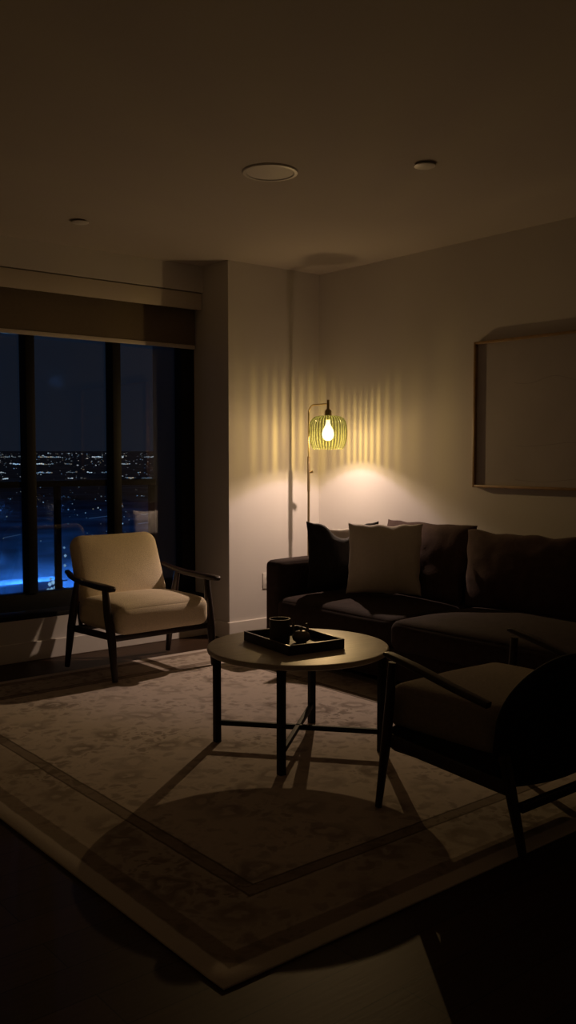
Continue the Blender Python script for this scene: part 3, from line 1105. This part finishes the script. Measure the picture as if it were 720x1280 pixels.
PAL = [(0.72, 0.88, 1.0), (0.52, 0.76, 1.0), (0.9, 0.95, 1.0), (1.0, 0.86, 0.70), (0.35, 0.62, 1.0), (1.0, 0.76, 0.5)]
PW = [5, 4, 5, 3, 2, 1]
PXR = 1 / 1150.0


def pick(st):
    c = random.choices(PAL, PW)[0]
    return tuple(v * st for v in c)


for _ in range(950):                     # the far carpet of light
    az = math.radians(random.uniform(12, 42))
    d = random.uniform(3000, 15000) if random.random() < .75 else random.uniform(1600, 3500)
    s = d * PXR * random.choice((.45, .55, .65, .8, 1.0))
    city_light(az, d, s, s * random.uniform(1, 1.7), s * .8, pick(random.choice((.03, .05, .08, .12, .2, .4))))
for d, cnt in ((10500, 26), (6200, 22), (3900, 22), (3050, 16), (2500, 10), (1800, 8), (1250, 5)):   # lit streets and malls
    for _ in range(cnt):
        az = math.radians(random.uniform(12, 42))
        k = random.choice((2, 3, 4, 6))
        st = random.choice((.12, .2, .4, .75))
        for j in range(k):
            dd = d * random.uniform(.985, 1.015)
            s = dd * PXR * random.uniform(.6, 1.15)
            city_light(az + j * 2.2 * PXR, dd, s, s * 1.5, s * .8, pick(st))
for _ in range(230):                      # sparser lamps nearer the tower
    az = math.radians(random.uniform(12, 42))
    d = random.uniform(620, 1700)
    s = d * PXR * random.choice((.5, .65, .8, 1.1))
    city_light(az, d, 6 + s, s, s, pick(random.choice((.12, .25, .45, .8))))
for az, d, n_, st in ((27.5, 1150, 14, .16), (30.5, 1050, 12, .2), (22.5, 900, 10, .15)):   # dim street strips
    for j in range(n_):
        s = d * PXR * 1.1
        city_light(math.radians(az) + j * 2.0 * PXR, d + 3.5 * j, 3, s * 1.4, s * .5, (.35 * st, .6 * st, st))
cl = link_mesh('city_lights', bm, M['city_light'], None, 0)
tag(cl, 'countless white and blue city lights spread to the horizon beyond the window', 'city lights', None, 'stuff')

# the blue-lit plaza at the foot of the view, lit by added unseen point lamps
pv = thing('added_plaza_building', 'long low building added to catch the blue light far below, at the foot of the window view', 'building', (214, 524, GZ))  # added building, catches the blue lamps as a bright strip
link_mesh('wall', box_bm((-34, -8, 0), (34, 8, 5)), M['city_ground'], pv, 0)
link_mesh('roof', box_bm((-36, -10, 5), (36, 10, 6)), M['city_ground'], pv, 0)
bm = bmesh.new()
glow = bm.loops.layers.float_color.new('glow')
for az, d, up, s, st in ((25.15, 552, 3, .9, .7), (25.25, 552, 6, 1.3, 1), (25.36, 552, 3, 1.2, 1), (25.46, 553, 7, 1.4, 1), (25.55, 552, 4, 1.0, .8), (25.30, 552, 9, .9, .7),
                         (25.42, 551, 2, 1.0, .8), (25.20, 550, 1.5, .8, .5), (26.15, 575, 14, 1.0, .6), (26.18, 585, 19, 1.0, .7), (26.12, 585, 24, .8, .5)):
    city_light(math.radians(az), d - 8, up, s, s * 1.1, (.72 * st, .9 * st, st))
fl_ = link_mesh('plaza_floodlights', bm, M['city_light'], None, 0)
tag(fl_, 'bright white floodlights on the blue lit plaza at the foot of the window', 'lights', None, 'stuff')
for x, y, z, e in ((205, 510, 22, 6.0e5), (228, 522, 22, 7.0e5), (250, 530, 25, 4.0e5), (236, 580, 45, 6.0e5), (290, 600, 45, 3.0e5), (215, 620, 60, 4e5), (300, 760, 150, 4e5), (380, 800, 150, 3e5), (420, 950, 220, 5e5), (560, 1150, 260, 6e5)):
    l = bpy.data.lights.new('blue_fill_light', 'POINT')  # unseen lamps added to spread a blue glow over the ground
    l.energy = e * .17
    l.color = (0.10, 0.37, 1.0)
    l.shadow_soft_size = 2.0
    o = bpy.data.objects.new('blue_fill_light', l)
    COL.objects.link(o)
    o.location = (x, y, GZ + z)

# ------------------------------------------------------------------ night sky
w = bpy.data.worlds.new('night_sky')
SC.world = w
w.use_nodes = True
nt = w.node_tree
bg = nt.nodes['Background']
tc = nt.nodes.new('ShaderNodeTexCoord')
sp_ = nt.nodes.new('ShaderNodeSeparateXYZ')
nt.links.new(tc.outputs['Generated'], sp_.inputs[0])
rp = nt.nodes.new('ShaderNodeValToRGB')
rp.color_ramp.elements[0].position = 0.0
rp.color_ramp.elements[0].color = (0.0066, 0.0096, 0.0172, 1)
rp.color_ramp.elements[1].position = 0.35
rp.color_ramp.elements[1].color = (0.0040, 0.0064, 0.0126, 1)
nt.links.new(sp_.outputs[2], rp.inputs[0])
nt.links.new(rp.outputs[0], bg.inputs[0])
bg.inputs[1].default_value = 1.0

# ------------------------------------------------------------------ camera
FPX = 1150.0
pitch = math.atan(71 / FPX)
yaw = math.atan(950 * math.cos(pitch) / FPX)
cam_d = bpy.data.cameras.new('camera')
cam_d.sensor_fit = 'VERTICAL'
cam_d.sensor_height = 36.0
cam_d.lens = FPX / 1280 * 36.0
cam_d.clip_start = 0.05
cam_d.clip_end = 60000
cam = bpy.data.objects.new('camera', cam_d)
COL.objects.link(cam)
cam.location = (0, 0, 1.3)
cam.rotation_euler = (PI / 2 - pitch, 0, -yaw)
SC.camera = cam

# ------------------------------------------------------------------ colour and light transport
vs_ = SC.view_settings
vs_.view_transform = 'Standard'
vs_.look = 'None'
vs_.gamma = 1.0
vs_.exposure = 0.0
vs_.use_curve_mapping = False
cy = SC.cycles
cy.max_bounces = 9
cy.diffuse_bounces = 6
cy.transparent_max_bounces = 24
cy.caustics_reflective = False
cy.caustics_refractive = False
cy.sample_clamp_indirect = 2.0
cy.use_denoising = True
